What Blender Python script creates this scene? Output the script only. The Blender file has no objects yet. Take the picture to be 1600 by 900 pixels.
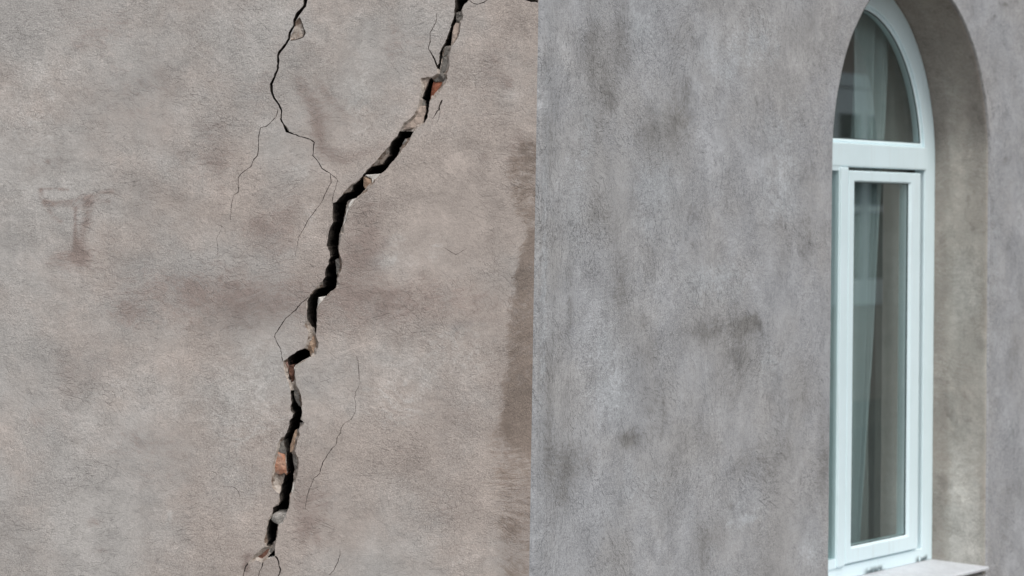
import bpy, bmesh, math, random
import numpy as np
from mathutils import Vector, noise as mnoise
from mathutils.geometry import delaunay_2d_cdt

random.seed(7); rng = np.random.default_rng(7)
scene = bpy.context.scene
R = math.radians
Z0 = 1.65                                   # camera height above the pavement

# ------------------------------------------------------------------ camera
CF = 4480.55465                              # focal length in photo pixels (1600 wide)
CSH = -389.938                               # the photo is a crop: optical axis sits above its middle
CP = np.array([3.25422208, -5.20512605, Z0])
CR = np.array([0.84279461, 0.53797833, 0.01663])
CU = np.array([0.01665672, -0.05695191, 0.99823796])
CD = np.array([-0.53797751, 0.84103258, 0.05695972])
cam_d = bpy.data.cameras.new('camera'); cam = bpy.data.objects.new('camera', cam_d)
scene.collection.objects.link(cam); scene.camera = cam
from mathutils import Matrix
m = Matrix.Identity(4)
for i in range(3):
    m[i][0] = CR[i]; m[i][1] = CU[i]; m[i][2] = -CD[i]; m[i][3] = CP[i]
cam.matrix_world = m
cam_d.sensor_width = 36.0; cam_d.lens = CF / 1600 * 36.0
cam_d.shift_y = CSH / 1600
cam_d.clip_start = 0.05; cam_d.clip_end = 3000
cam_d.dof.use_dof = True; cam_d.dof.focus_distance = 5.95; cam_d.dof.aperture_fstop = 6.3

# ------------------------------------------------------------------ light
SUN_EL, SUN_AZ = R(54), R(112)               # azimuth clockwise from +Y
world = bpy.data.worlds.new('World'); scene.world = world; world.use_nodes = True
wn = world.node_tree.nodes; wl = world.node_tree.links
bg = wn['Background']; sky = wn.new('ShaderNodeTexSky'); sky.sky_type = 'NISHITA'; sky.sun_disc = False
sky.sun_elevation = SUN_EL; sky.sun_rotation = SUN_AZ; sky.air_density = 1.0; sky.dust_density = 3.0
hs = wn.new('ShaderNodeHueSaturation'); hs.inputs['Saturation'].default_value = 0.38
wl.new(sky.outputs[0], hs.inputs['Color']); wl.new(hs.outputs[0], bg.inputs[0])
bg.inputs[1].default_value = 0.13
sun_d = bpy.data.lights.new('sun', 'SUN'); sun_d.energy = 1.3; sun_d.angle = R(28); sun_d.color = (1.0, 0.96, 0.9)
sun = bpy.data.objects.new('sun', sun_d); scene.collection.objects.link(sun)
sv = Vector((math.sin(SUN_AZ) * math.cos(SUN_EL), math.cos(SUN_AZ) * math.cos(SUN_EL), math.sin(SUN_EL)))
sun.rotation_euler = sv.to_track_quat('Z', 'Y').to_euler(); sun.location = sv * 30
scene.view_settings.view_transform = 'Standard'; scene.view_settings.look = 'None'
scene.view_settings.gamma = 1.0; scene.view_settings.exposure = 0.32
scene.render.engine = 'CYCLES'
scene.cycles.max_bounces = 8; scene.cycles.transparent_max_bounces = 12

# ------------------------------------------------------------------ walls' frames
ALPHA = R(28)                                # the corner is obtuse: 118 degrees
LE = np.array([math.cos(ALPHA), math.sin(ALPHA), 0.0])       # along the cracked wall (u < 0 away from the corner)
LN = np.array([-math.sin(ALPHA), math.cos(ALPHA), 0.0])      # into the cracked wall
def ray(px, py):
    v = CD + CR * ((px - 800) / CF) - CU * ((py - 450 - CSH) / CF)
    return v
def wall_uz(px, py, d=0.0):                  # photo pixel -> (u, z) on the cracked wall, d metres deep
    v = ray(px, py); t = (d - CP @ LN) / (v @ LN); P = CP + t * v
    return (P @ LE, P[2])
def side_yz(px, py, x=0.0):                  # photo pixel -> (y, z) on the window wall
    v = ray(px, py); t = (x - CP[0]) / v[0]; P = CP + t * v
    return (P[1], P[2])
def LP(u, z, d): 
    return (u * LE[0] + d * LN[0], u * LE[1] + d * LN[1], z)

# ------------------------------------------------------------------ materials
class NT:
    def __init__(s, name):
        s.m = bpy.data.materials.new(name); s.m.use_nodes = True
        s.t = s.m.node_tree; s.b = s.t.nodes['Principled BSDF']; s.out = s.t.nodes['Material Output']
    def n(s, t): return s.t.nodes.new(t)
    def put(s, sock, v):
        if isinstance(v, bpy.types.NodeSocket): s.t.links.new(v, sock)
        else: sock.default_value = v
    def math(s, op, a, b=0.0, clamp=False):
        k = s.n('ShaderNodeMath'); k.operation = op; k.use_clamp = clamp
        s.put(k.inputs[0], a); s.put(k.inputs[1], b); return k.outputs[0]
    def vmath(s, op, a, b):
        k = s.n('ShaderNodeVectorMath'); k.operation = op
        s.put(k.inputs[0], a); s.put(k.inputs[1], b); return k.outputs[0]
    def noise(s, vec, scale, detail=4, rough=0.55, dist=0.0):
        k = s.n('ShaderNodeTexNoise'); s.put(k.inputs['Vector'], vec)
        k.inputs['Scale'].default_value = scale; k.inputs['Detail'].default_value = detail
        k.inputs['Roughness'].default_value = rough; k.inputs['Distortion'].default_value = dist
        return k.outputs['Fac'], k.outputs['Color']
    def mapping(s, vec, scale=(1, 1, 1), rot=0.0, loc=(0, 0, 0)):
        k = s.n('ShaderNodeMapping'); s.put(k.inputs[0], vec)
        k.inputs['Location'].default_value = loc
        k.inputs['Rotation'].default_value = (0, 0, rot); k.inputs['Scale'].default_value = scale
        return k.outputs[0]
    def step(s, v, lo, hi, a=0.0, b=1.0):
        k = s.n('ShaderNodeMapRange'); k.interpolation_type = 'SMOOTHSTEP'
        s.put(k.inputs['Value'], v)
        k.inputs['From Min'].default_value = lo; k.inputs['From Max'].default_value = hi
        k.inputs['To Min'].default_value = a; k.inputs['To Max'].default_value = b
        return k.outputs[0]
    def mix(s, f, a, b, mode='MIX'):
        k = s.n('ShaderNodeMix'); k.data_type = 'RGBA'; k.blend_type = mode
        s.put(k.inputs[0], f)
        for i, v in ((6, a), (7, b)):
            s.put(k.inputs[i], v if isinstance(v, bpy.types.NodeSocket) else (*v, 1.0))
        return k.outputs[2]
    def scale(s, col, f):
        k = s.n('ShaderNodeVectorMath'); k.operation = 'SCALE'; s.put(k.inputs[0], col); s.put(k.inputs['Scale'], f)
        return k.outputs[0]
    def bump(s, h, dist=0.002, strength=1.0):
        k = s.n('ShaderNodeBump'); k.inputs['Distance'].default_value = dist; k.inputs['Strength'].default_value = strength
        s.put(k.inputs['Height'], h); s.t.links.new(k.outputs[0], s.b.inputs['Normal'])

def plaster(name, warm, cool, dark, brown, pale, rot, ani, stroke=0.35, seed=0.0, streaky=False, gain=1.0, cg=1.0, worm=1.0, bias=0.0, md=0.66, sd=0.20):
    t = NT(name); u0 = t.n('ShaderNodeUVMap').outputs[0]
    uv = t.vmath('ADD', u0, (seed, seed * 1.7, 0))
    at = t.n('ShaderNodeAttribute'); at.attribute_name = 'marks'
    sp = t.n('ShaderNodeSeparateColor'); t.put(sp.inputs[0], at.outputs['Color'])
    mr, mg, mb = sp.outputs
    c5 = (0.5, 0.5, 0.5)
    _, wc = t.noise(uv, 2.6, 3, 0.5)
    warp = t.vmath('ADD', uv, t.scale(t.vmath('SUBTRACT', wc, c5), 0.34))
    _, wc2 = t.noise(uv, 24, 5, 0.65)
    ragged = t.vmath('ADD', uv, t.scale(t.vmath('SUBTRACT', wc2, c5), 0.055))
    def dev(v, k): return t.math('MULTIPLY', t.math('SUBTRACT', v, 0.5), k)
    def off(v, x, y): return t.vmath('ADD', v, (x, y, 0))
    big, _ = t.noise(off(uv, 3.1, 1.7), 2.6, 6, 0.62)
    cloud, _ = t.noise(t.mapping(ragged, ani), 5.5, 8, 0.68, 0.4)
    cloud2, _ = t.noise(t.mapping(off(ragged, 4.2, 9.3), ani, rot * 0.5), 9.0, 8, 0.70, 0.6)
    cloud3, _ = t.noise(t.mapping(off(ragged, 14.2, 3.3), ani, -rot * 0.4), 3.6, 8, 0.66, 0.5)
    med, _ = t.noise(ragged, 19, 9, 0.72)
    fine, _ = t.noise(uv, 95, 6, 0.72)
    grain, _ = t.noise(uv, 230, 4, 0.7)
    speck, _ = t.noise(uv, 400, 2, 0.6)
    # short worm-like trowel texture, finer strokes and long soft drags
    w1, _ = t.noise(t.mapping(warp, (105, 290, 1), rot), 1.0, 3, 0.6, 0.6)
    w2, _ = t.noise(t.mapping(warp, (60, 190, 1), rot + 0.7), 1.0, 4, 0.62, 0.8)
    s3, _ = t.noise(t.mapping(warp, (12, 90, 1), rot - 0.3), 1.0, 6, 0.68)
    patch, _ = t.noise(off(ragged, 7.3, 2.1), 7.0, 6, 0.66)
    brk, _ = t.noise(uv, 75, 2, 0.5)
    pm = t.step(patch, 0.40, 0.64)
    flow, _ = t.noise(off(uv, 2.7, 8.1), 3.4, 3, 0.55)
    def scratches(scale, half_w, half_l, ang, swing, spread, keep, curl, sx_):
        k = t.n('ShaderNodeTexVoronoi'); k.voronoi_dimensions = '2D'; k.feature = 'F1'; k.inputs['Scale'].default_value = scale
        w_ = t.vmath('ADD', off(uv, sx_, sx_ * 2.3), t.scale(t.vmath('SUBTRACT', wc2, c5), 0.012)); t.put(k.inputs['Vector'], w_)
        sc = t.n('ShaderNodeSeparateColor'); t.put(sc.inputs[0], k.outputs['Color'])
        r1, r2, r3 = sc.outputs
        dl = t.vmath('SUBTRACT', w_, k.outputs['Position'])
        an = t.math('ADD', t.math('ADD', ang, dev(flow, swing)), dev(r1, spread))
        vr = t.n('ShaderNodeVectorRotate'); vr.rotation_type = 'Z_AXIS'; t.put(vr.inputs['Vector'], dl); t.put(vr.inputs['Angle'], an)
        q = t.n('ShaderNodeSeparateXYZ'); t.put(q.inputs[0], vr.outputs[0])
        yy = t.math('ADD', q.outputs[1], t.math('MULTIPLY', t.math('MULTIPLY', q.outputs[0], q.outputs[0]), t.math('MULTIPLY', t.math('SUBTRACT', r2, 0.3), curl)))
        my = t.step(t.math('ABSOLUTE', yy), half_w * 0.35, half_w, 1.0, 0.0)
        mx = t.step(t.math('ABSOLUTE', q.outputs[0]), half_l * 0.5, half_l, 1.0, 0.0)
        mk_ = t.math('MULTIPLY', t.math('MULTIPLY', my, mx), t.step(r3, 1.0 - keep, 1.0 - keep * 0.5))
        return mk_
    dens = t.math('ADD', t.math('ADD', sd, t.math('MULTIPLY', pm, 0.75)), t.math('MULTIPLY', mr, 0.7))
    la = scratches(72, 0.00085, 0.0075, rot, 5.0, 1.5, 0.85, 60, 0.0)
    lb = scratches(38, 0.00095, 0.014, rot, 5.0, 1.1, 0.70, 40, 5.3)
    lc = scratches(15, 0.0011, 0.034, rot, 4.0, 0.8, 0.42, 12, 9.1)
    ld = scratches(110, 0.0008, 0.0045, rot + 0.4, 5.0, 2.2, 0.8, 90, 13.7)
    line = t.math('MAXIMUM', t.math('MAXIMUM', la, lb), t.math('MAXIMUM', lc, t.math('MULTIPLY', ld, 0.8)))
    line = t.math('MULTIPLY', line, dens, True)
    soft = t.step(s3, 0.42, 0.70)
    sxy = t.n('ShaderNodeSeparateXYZ'); t.put(sxy.inputs[0], u0)
    big = t.math('SUBTRACT', big, t.math('MULTIPLY', t.math('ADD', sxy.outputs[0], 0.75), bias))
    col = t.mix(t.step(big, 0.36, 0.64), warm, cool)
    gv = t.step(t.noise(off(ragged, 21.0, 5.0), 4.2, 5, 0.6)[0], 0.36, 0.62, 0.5, 1.25)      # coarse here, floated smooth there
    v = 1.0
    for n_, k_ in ((cloud, 0.95 * cg), (med, 0.62), (fine, 0.50), (grain, 0.95 * gain), (speck, 1.0 * gain), (w1, 0.24 * worm), (w2, 0.16 * worm), (s3, 0.28 * cg)):
        v = t.math('ADD', v, t.math('MULTIPLY', dev(n_, k_), gv) if n_ in (fine, grain, speck) else dev(n_, k_))
    v = t.math('MULTIPLY', v, t.math('SUBTRACT', 1.0, t.math('MULTIPLY', t.step(t.math('ADD', cloud2, dev(med, 0.5)), 0.53, 0.70), 0.23 * cg)))
    v = t.math('MULTIPLY', v, t.math('ADD', 1.0, t.math('MULTIPLY', t.step(t.math('ADD', cloud3, dev(med, 0.4)), 0.52, 0.68), 0.15 * cg)))
    col = t.scale(col, v)
    # marks laid on the wall, torn up by the plaster's own texture
    tear = t.math('ADD', t.math('ADD', dev(med, 1.3), dev(s3, 1.1)), dev(cloud2, 1.1))
    tear = t.math('ADD', tear, t.math('ADD', dev(w2, 0.9), t.math('ADD', dev(fine, 0.8), dev(grain, 0.6))))
    def torn(mk, lo, hi): return t.math('MULTIPLY', t.step(t.math('ADD', mk, tear), lo, hi), t.step(mk, 0.015, 0.22))
    pf = t.math('ADD', t.math('MULTIPLY', torn(mb, 0.12, 0.75), 0.8), t.math('MULTIPLY', mb, 0.2), True)
    col = t.mix(pf, col, t.scale(t.mix(0.0, pale, pale), v))
    df = t.math('ADD', t.math('MULTIPLY', torn(mr, 0.08, 0.95), md), t.math('MULTIPLY', mr, 0.16), True)
    col = t.mix(df, col, t.scale(t.mix(0.0, dark, dark), v))
    if streaky:                                  # vertical float marks beside the corner
        k1, _ = t.noise(t.mapping(ragged, (150, 5, 1)), 1.0, 5, 0.7); k2, _ = t.noise(t.mapping(uv, (330, 14, 1)), 1.0, 3, 0.6)
        kk = t.math('MULTIPLY', t.math('ADD', t.step(k1, 0.46, 0.68), t.math('MULTIPLY', t.step(k2, 0.52, 0.7), 0.6)), mg)
        col = t.mix(t.math('MULTIPLY', kk, 0.55, True), col, brown)
    else:
        gf = t.step(t.math('ADD', mg, t.math('ADD', t.math('MULTIPLY', tear, 0.75), 0.0)), 0.16, 0.66)
        gf = t.math('MULTIPLY', gf, t.step(mg, 0.02, 0.2))
        col = t.mix(t.math('MULTIPLY', gf, 0.85), col, t.scale(t.mix(0.0, brown, brown), v))
    col = t.scale(col, t.math('SUBTRACT', 1.0, t.math('MULTIPLY', line, stroke)))
    col = t.scale(col, t.math('SUBTRACT', 1.0, t.math('MULTIPLY', t.math('MULTIPLY', soft, pm), 0.12)))
    pit = t.step(t.noise(off(uv, 1.3, 4.4), 190, 3, 0.6)[0], 0.66, 0.76)
    col = t.scale(col, t.math('SUBTRACT', 1.0, t.math('MULTIPLY', pit, 0.38)))
    vor = t.n('ShaderNodeTexVoronoi'); vor.feature = 'DISTANCE_TO_EDGE'; vor.inputs['Scale'].default_value = 7.5
    t.put(vor.inputs['Vector'], t.vmath('ADD', ragged, t.scale(t.vmath('SUBTRACT', t.noise(uv, 9, 4, 0.6)[1], c5), 0.16)))
    crz = t.math('MULTIPLY', t.step(vor.outputs['Distance'], 0.002, 0.012, 1.0, 0.0), t.step(patch, 0.50, 0.62))
    crz = t.math('MULTIPLY', crz, t.step(brk, 0.40, 0.55))
    col = t.scale(col, t.math('SUBTRACT', 1.0, t.math('MULTIPLY', crz, 0.22)))
    nick = t.step(t.noise(off(uv, 5.1, 2.2), 130, 2, 0.5)[0], 0.74, 0.80)
    col = t.scale(col, t.math('ADD', 1.0, t.math('MULTIPLY', nick, 0.3)))
    t.put(t.b.inputs['Base Color'], col)
    t.b.inputs['Roughness'].default_value = 0.93; t.b.inputs['Specular IOR Level'].default_value = 0.25
    h = t.math('MULTIPLY', grain, 0.6)
    for n_, k_ in ((fine, 1.1), (med, 2.0), (speck, 0.35), (w1, 0.42 * worm), (w2, 0.36 * worm), (line, -0.5), (pit, -0.8)):
        h = t.math('ADD', h, t.math('MULTIPLY', n_, k_))
    t.bump(t.math('MULTIPLY', h, gv), 0.0010, 1.0)
    return t.m

def rough_mat(name, c1, c2, scale=40, rough=0.92, bump=0.004, c3=None, spec=0.2):
    t = NT(name); co = t.n('ShaderNodeTexCoord').outputs['Object']
    a, _ = t.noise(co, scale, 6, 0.65); b, _ = t.noise(co, scale * 6, 4, 0.65); c, _ = t.noise(co, scale * 0.35, 4, 0.6)
    col = t.mix(t.step(a, 0.35, 0.65), c1, c2)
    if c3: col = t.mix(t.step(c, 0.5, 0.62), col, c3)
    col = t.scale(col, t.math('ADD', 0.72, t.math('MULTIPLY', b, 0.56)))
    t.put(t.b.inputs['Base Color'], col); t.b.inputs['Roughness'].default_value = rough
    t.b.inputs['Specular IOR Level'].default_value = spec
    t.bump(t.math('ADD', a, t.math('MULTIPLY', b, 0.5)), bump, 1.0)
    return t.m

M_LEFT = plaster('plaster_warm', (0.425, 0.372, 0.338), (0.425, 0.406, 0.388), (0.255, 0.200, 0.178), (0.222, 0.178, 0.148), (0.485, 0.468, 0.448), 0.2, (1, 1.2, 1), 0.30, 0.0, gain=0.9, cg=0.72, bias=0.16, sd=0.08)
M_RIGHT = plaster('plaster_cool', (0.347, 0.346, 0.347), (0.361, 0.371, 0.388), (0.190, 0.186, 0.180), (0.195, 0.193, 0.190), (0.415, 0.435, 0.455), 1.25, (1.15, 0.95, 1), 0.44, 11.0, True, 1.15, 0.85, 1.1, md=0.74, sd=0.45)
M_REVEAL = plaster('plaster_reveal', (0.435, 0.395, 0.350), (0.445, 0.425, 0.385), (0.285, 0.25, 0.222), (0.42, 0.37, 0.34), (0.54, 0.52, 0.48), 1.3, (1.4, 0.8, 1), 0.16, 23.0, worm=0.2)
M_EDGE = rough_mat('plaster_broken', (0.54, 0.485, 0.435), (0.33, 0.28, 0.24), 85, c3=(0.20, 0.15, 0.118))
M_LINING = rough_mat('crack_depth', (0.06, 0.052, 0.047), (0.13, 0.11, 0.095), 45, bump=0.008)
M_BRICK = {
    'red': rough_mat('brick_red', (0.34, 0.13, 0.075), (0.26, 0.10, 0.065), 60, c3=(0.36, 0.24, 0.19)),
    'brown': rough_mat('brick_brown', (0.17, 0.085, 0.06), (0.22, 0.12, 0.09), 60),
    'orange': rough_mat('brick_orange', (0.46, 0.22, 0.14), (0.42, 0.26, 0.19), 50, c3=(0.40, 0.33, 0.29)),
    'pink': rough_mat('brick_pink', (0.34, 0.22, 0.19), (0.28, 0.17, 0.14), 60),
    'tan': rough_mat('brick_tan', (0.36, 0.25, 0.18), (0.42, 0.31, 0.23), 60),
    'grey': rough_mat('mortar_grey', (0.24, 0.225, 0.205), (0.17, 0.158, 0.145), 70, bump=0.006),
    'beige': rough_mat('plaster_beige', (0.47, 0.385, 0.33), (0.38, 0.31, 0.265), 45, bump=0.003),
    'taupe': rough_mat('mortar_taupe', (0.30, 0.25, 0.215), (0.21, 0.175, 0.15), 60, bump=0.005),
    'white': rough_mat('plaster_lit_lip', (0.70, 0.67, 0.63), (0.56, 0.53, 0.49), 80, bump=0.004),  # chipped plaster paled so its colour carries light on the lower lips
    'pale': rough_mat('mortar_pale', (0.46, 0.44, 0.41), (0.30, 0.28, 0.26), 60, bump=0.006),
}

# ------------------------------------------------------------------ object helpers
def link(o, parent=None):
    scene.collection.objects.link(o)
    if parent is not None: o.parent = parent
    return o
def mesh_obj(name, verts, faces, mat=None, parent=None, smooth=False, uv=None, marks=None):
    me = bpy.data.meshes.new(name); me.from_pydata([tuple(map(float, v)) for v in verts], [], [tuple(map(int, f)) for f in faces])
    if uv is not None:
        uv = np.asarray(uv, dtype=np.float32); L = me.uv_layers.new(name='UVMap')
        idx = np.empty(len(me.loops), dtype=np.int32); me.loops.foreach_get('vertex_index', idx)
        L.data.foreach_set('uv', uv[idx].ravel())
    if marks is not None:
        a = me.attributes.new('marks', 'FLOAT_COLOR', 'POINT')
        c = np.ones((len(verts), 4), dtype=np.float32); c[:, :3] = marks
        a.data.foreach_set('color', c.ravel())
    if mat: me.materials.append(mat)
    if smooth: me.polygons.foreach_set('use_smooth', [True] * len(me.polygons))
    me.update()
    return link(bpy.data.objects.new(name, me), parent)
def empty(name, loc=(0, 0, 0), parent=None):
    o = bpy.data.objects.new(name, None); o.location = loc; return link(o, parent)
def tag(o, label=None, cat=None, group=None, kind=None):
    for k, v in (('label', label), ('category', cat), ('group', group), ('kind', kind)):
        if v: o[k] = v
    return o
def box_data(x0, x1, y0, y1, z0, z1):
    v = [(x, y, z) for x in (x0, x1) for y in (y0, y1) for z in (z0, z1)]
    f = [(0, 1, 3, 2), (4, 6, 7, 5), (0, 4, 5, 1), (2, 3, 7, 6), (0, 2, 6, 4), (1, 5, 7, 3)]
    return v, f
def box(name, x0, x1, y0, y1, z0, z1, mat, parent=None, bevel=0.0):
    v, f = box_data(x0, x1, y0, y1, z0, z1)
    bm = bmesh.new(); bv = [bm.verts.new(p) for p in v]
    for q in f: bm.faces.new([bv[i] for i in q])
    bmesh.ops.recalc_face_normals(bm, faces=bm.faces[:])
    if bevel: bmesh.ops.bevel(bm, geom=bm.edges[:], offset=bevel, segments=2, affect='EDGES', profile=0.6)
    me = bpy.data.meshes.new(name); bm.to_mesh(me); bm.free(); me.materials.append(mat)
    return link(bpy.data.objects.new(name, me), parent)

# 2-D helpers ------------------------------------------------------
def densify(poly, step, closed=True):
    out = []; n = len(poly)
    for i in range(n if closed else n - 1):
        a = np.array(poly[i]); b = np.array(poly[(i + 1) % n]); k = max(1, int(np.hypot(*(b - a)) / step))
        for j in range(k): out.append(a + (b - a) * j / k)
    if not closed: out.append(np.array(poly[-1]))
    return out
def jitter(pts, amp, freq):
    out = []
    for p in pts:
        q = mnoise.noise_vector(Vector((p[0] * freq, p[1] * freq, 3.7)))
        r = mnoise.noise_vector(Vector((p[0] * freq * 2.7, p[1] * freq * 2.7, 9.1)))
        out.append((p[0] + amp * (q.x + 0.6 * r.x), p[1] + amp * (q.y + 0.6 * r.y)))
    return out
def inside(P, poly):
    P = np.asarray(P); x, y = P[:, 0], P[:, 1]; res = np.zeros(len(P), bool); n = len(poly)
    pl = np.asarray(poly); lo = pl.min(0); hi = pl.max(0)
    sel = np.where((x >= lo[0]) & (x <= hi[0]) & (y >= lo[1]) & (y <= hi[1]))[0]
    if not len(sel): return res
    xs, ys = x[sel], y[sel]; r = np.zeros(len(sel), bool)
    for i in range(n):
        x1, y1 = pl[i]; x2, y2 = pl[(i + 1) % n]
        if y1 == y2: continue
        c = ((y1 > ys) != (y2 > ys)) & (xs < (x2 - x1) * (ys - y1) / (y2 - y1) + x1); r ^= c
    res[sel] = r; return res
def dist_poly(P, poly, closed=True):
    P = np.asarray(P, float); pl = np.asarray(poly, float); n = len(pl); d = np.full(len(P), 1e9)
    for i in range(n if closed else n - 1):
        a = pl[i]; b = pl[(i + 1) % n]; ab = b - a; L = ab @ ab + 1e-12
        t = np.clip(((P - a) @ ab) / L, 0, 1); d = np.minimum(d, np.hypot(*(P - a - t[:, None] * ab).T))
    return d
def ribbon(pts):                              # [(x, y, width)] -> tapered outline
    L, Rr = [], []
    for i, p in enumerate(pts):
        a = np.array(pts[max(i - 1, 0)][:2]); b = np.array(pts[min(i + 1, len(pts) - 1)][:2])
        t = (b - a) / (np.hypot(*(b - a)) + 1e-9); nn = np.array([-t[1], t[0]]) * p[2] / 2
        L.append(np.array(p[:2]) + nn); Rr.append(np.array(p[:2]) - nn)
    return L + Rr[::-1]

# ------------------------------------------------------------------ the crack, traced on the cracked wall (photo pixels, put onto the wall plane below)
def T(ox, oy, s, pts): return [(ox + p[0] / s, oy + p[1] / s) + tuple(p[2:]) for p in pts]
A = (580, 0, 4); B = (420, 180, 3.75); C = (400, 380, 4.09); D = (380, 560, 5); E = (360, 720, 5)
OL = T(*A, [(540, -260), (524, -60), (525, 0), (522, 70), (515, 110), (500, 160), (480, 220), (462, 260), (440, 300), (428, 330), (427, 370), (420, 400), (412, 425), (412, 460), (385, 478), (350, 480), (305, 490), (315, 520), (318, 560), (310, 590), (300, 630), (290, 665), (270, 715), (245, 740), (205, 765), (190, 790), (178, 815), (160, 855), (140, 865)]) \
   + T(*B, [(705, 182), (680, 205), (655, 235), (630, 265), (600, 300), (575, 320), (558, 345), (520, 385), (475, 415), (450, 440), (440, 455), (410, 490), (395, 508), (372, 514), (378, 530), (375, 560), (372, 590), (378, 625), (362, 655), (350, 690), (345, 740), (340, 765), (358, 800), (360, 830), (352, 850)]) \
   + T(*C, [(465, 130), (455, 150), (445, 170), (440, 215), (430, 235), (405, 255), (385, 285), (360, 310), (335, 345), (325, 370), (318, 400), (325, 440), (325, 490), (305, 530), (325, 545), (335, 565), (332, 600), (322, 640), (310, 670), (262, 690), (245, 705), (205, 730), (175, 755), (175, 780), (185, 830)]) \
   + T(*D, [(345, 175), (355, 190), (368, 245), (375, 290), (378, 350), (372, 370), (375, 415), (395, 430), (380, 465), (360, 490), (358, 515), (345, 570), (330, 605), (300, 620), (280, 640), (265, 690), (258, 730), (240, 790), (232, 830)]) \
   + T(*E, [(325, 80), (322, 110), (320, 150), (322, 190), (330, 215), (368, 245), (384, 262), (378, 310), (365, 340), (335, 355), (330, 395), (310, 430), (295, 460), (285, 520), (275, 570), (265, 610), (268, 640), (275, 665), (240, 690), (215, 715), (190, 735), (165, 765), (150, 785), (132, 806)])
OB = T(*E, [(165, 792), (205, 780), (250, 797), (265, 780), (290, 765), (345, 753)])
ORR = T(*A, [(690, -260), (640, -50), (612, 0), (585, 20), (570, 45), (570, 80), (575, 100), (570, 130), (560, 145), (553, 200), (540, 240), (510, 280), (500, 300), (488, 350), (490, 400), (485, 440), (470, 460), (478, 490), (465, 515), (440, 560), (415, 590), (400, 610), (375, 620), (366, 640), (362, 680), (354, 725), (342, 755), (326, 775), (300, 790), (280, 805), (266, 822), (252, 855)]) \
   + T(*B, [(825, 150), (800, 180), (780, 205), (765, 228), (745, 250), (715, 285), (690, 318), (665, 342), (650, 360), (625, 385), (600, 415), (575, 445), (540, 465), (510, 490), (490, 525), (475, 545), (460, 580), (455, 620), (440, 655), (442, 690), (425, 695), (418, 740), (410, 800), (430, 845), (430, 866)]) \
   + T(*C, [(548, 160), (530, 210), (520, 240), (532, 262), (510, 290), (480, 315), (455, 340), (430, 370), (405, 392), (395, 430), (390, 460), (390, 540), (380, 585), (402, 635), (398, 660), (385, 705), (375, 725), (330, 737), (300, 757), (265, 778), (250, 800), (248, 830)]) \
   + T(*D, [(408, 140), (412, 165), (415, 200), (430, 235), (445, 265), (458, 320), (463, 360), (458, 390), (460, 440), (457, 480), (480, 500), (465, 530), (437, 550), (440, 600), (425, 630), (415, 680), (407, 720), (412, 745), (430, 780), (436, 820)]) \
   + T(*E, [(533, 55), (520, 110), (505, 165), (495, 245), (480, 250), (462, 270), (466, 330), (457, 375), (442, 400), (432, 430), (407, 487), (375, 502), (370, 540), (364, 600), (360, 630), (348, 690), (352, 740)])
O_MAIN = OL + OB + ORR[::-1]
V1 = T(*A, [(560, -260), (528, -60), (527, 0), (524, 70), (517, 110), (502, 160), (483, 220), (464, 262), (444, 300), (430, 332), (429, 372), (422, 402), (414, 428), (424, 432), (433, 395), (441, 345), (447, 312), (463, 288), (495, 282), (500, 240), (506, 205), (515, 165), (525, 135), (528, 92), (538, 75), (560, 66), (566, 45), (580, 22), (603, 3), (630, -50), (670, -260)])
V1B = T(*A, [(378, 488), (386, 515), (378, 570), (370, 612), (362, 640), (357, 690), (347, 740), (327, 770), (331, 735), (341, 700), (343, 660), (336, 650), (336, 628), (320, 610), (331, 575), (352, 525), (366, 492)])
V2 = T(*B, [(766, 97), (751, 132), (723, 155), (707, 190), (703, 240), (681, 265), (661, 287), (611, 300), (586, 318), (561, 344), (531, 384), (493, 414), (486, 440), (471, 453), (443, 461), (412, 490), (397, 510), (376, 516), (380, 531), (377, 560), (374, 590), (380, 625), (364, 656), (352, 690), (347, 740), (342, 765), (360, 800), (362, 830), (354, 851)]) \
   + T(*C, [(467, 132), (457, 151), (447, 171), (442, 216), (430, 241), (426, 283), (401, 288), (381, 303), (343, 343), (332, 371), (326, 440), (330, 491), (351, 531), (373, 546), (379, 580), (384, 550), (381, 510), (387, 460), (384, 420), (390, 375), (399, 345), (449, 335), (454, 320), (489, 300), (510, 280), (514, 220), (511, 160), (504, 110), (523, 95)]) \
   + T(*B, [(404, 845), (409, 820), (401, 790), (407, 750), (409, 700), (418, 670), (429, 640), (434, 590), (444, 540), (454, 500), (479, 490), (509, 484), (529, 464), (559, 434), (551, 415), (554, 375), (564, 351), (599, 347), (639, 344), (662, 339), (688, 314), (709, 285), (738, 254), (762, 224), (764, 195), (779, 165), (799, 135), (830, 128), (846, 96)])
V3 = T(*C, [(205, 734), (246, 709), (263, 694), (312, 675), (345, 690), (350, 724), (310, 739), (268, 766), (246, 781), (243, 870), (225, 890), (206, 860), (207, 785), (200, 757)])
V4 = T(*D, [(372, 248), (378, 290), (381, 350), (375, 372), (378, 413), (398, 430), (383, 466), (363, 491), (361, 516), (348, 571), (332, 606), (311, 640), (316, 690), (333, 740), (331, 790), (336, 860)]) \
   + T(*E, [(438, 95), (417, 110), (406, 180), (392, 200), (387, 280), (387, 320), (377, 351), (337, 366), (334, 400), (327, 431), (303, 470), (292, 520), (284, 580), (292, 630), (283, 658), (305, 668), (325, 640), (350, 620), (354, 580), (361, 540), (367, 500), (405, 484), (427, 429), (439, 385), (453, 350), (454, 310), (454, 265), (473, 232), (474, 190), (483, 150), (479, 110), (499, 58)]) \
   + T(*D, [(384, 800), (380, 760), (358, 735), (362, 720), (368, 680), (375, 640), (395, 580), (410, 555), (432, 544), (439, 505), (472, 498), (455, 488), (442, 478), (455, 430), (455, 385), (435, 370), (405, 330), (396, 290), (394, 252)])
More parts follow.
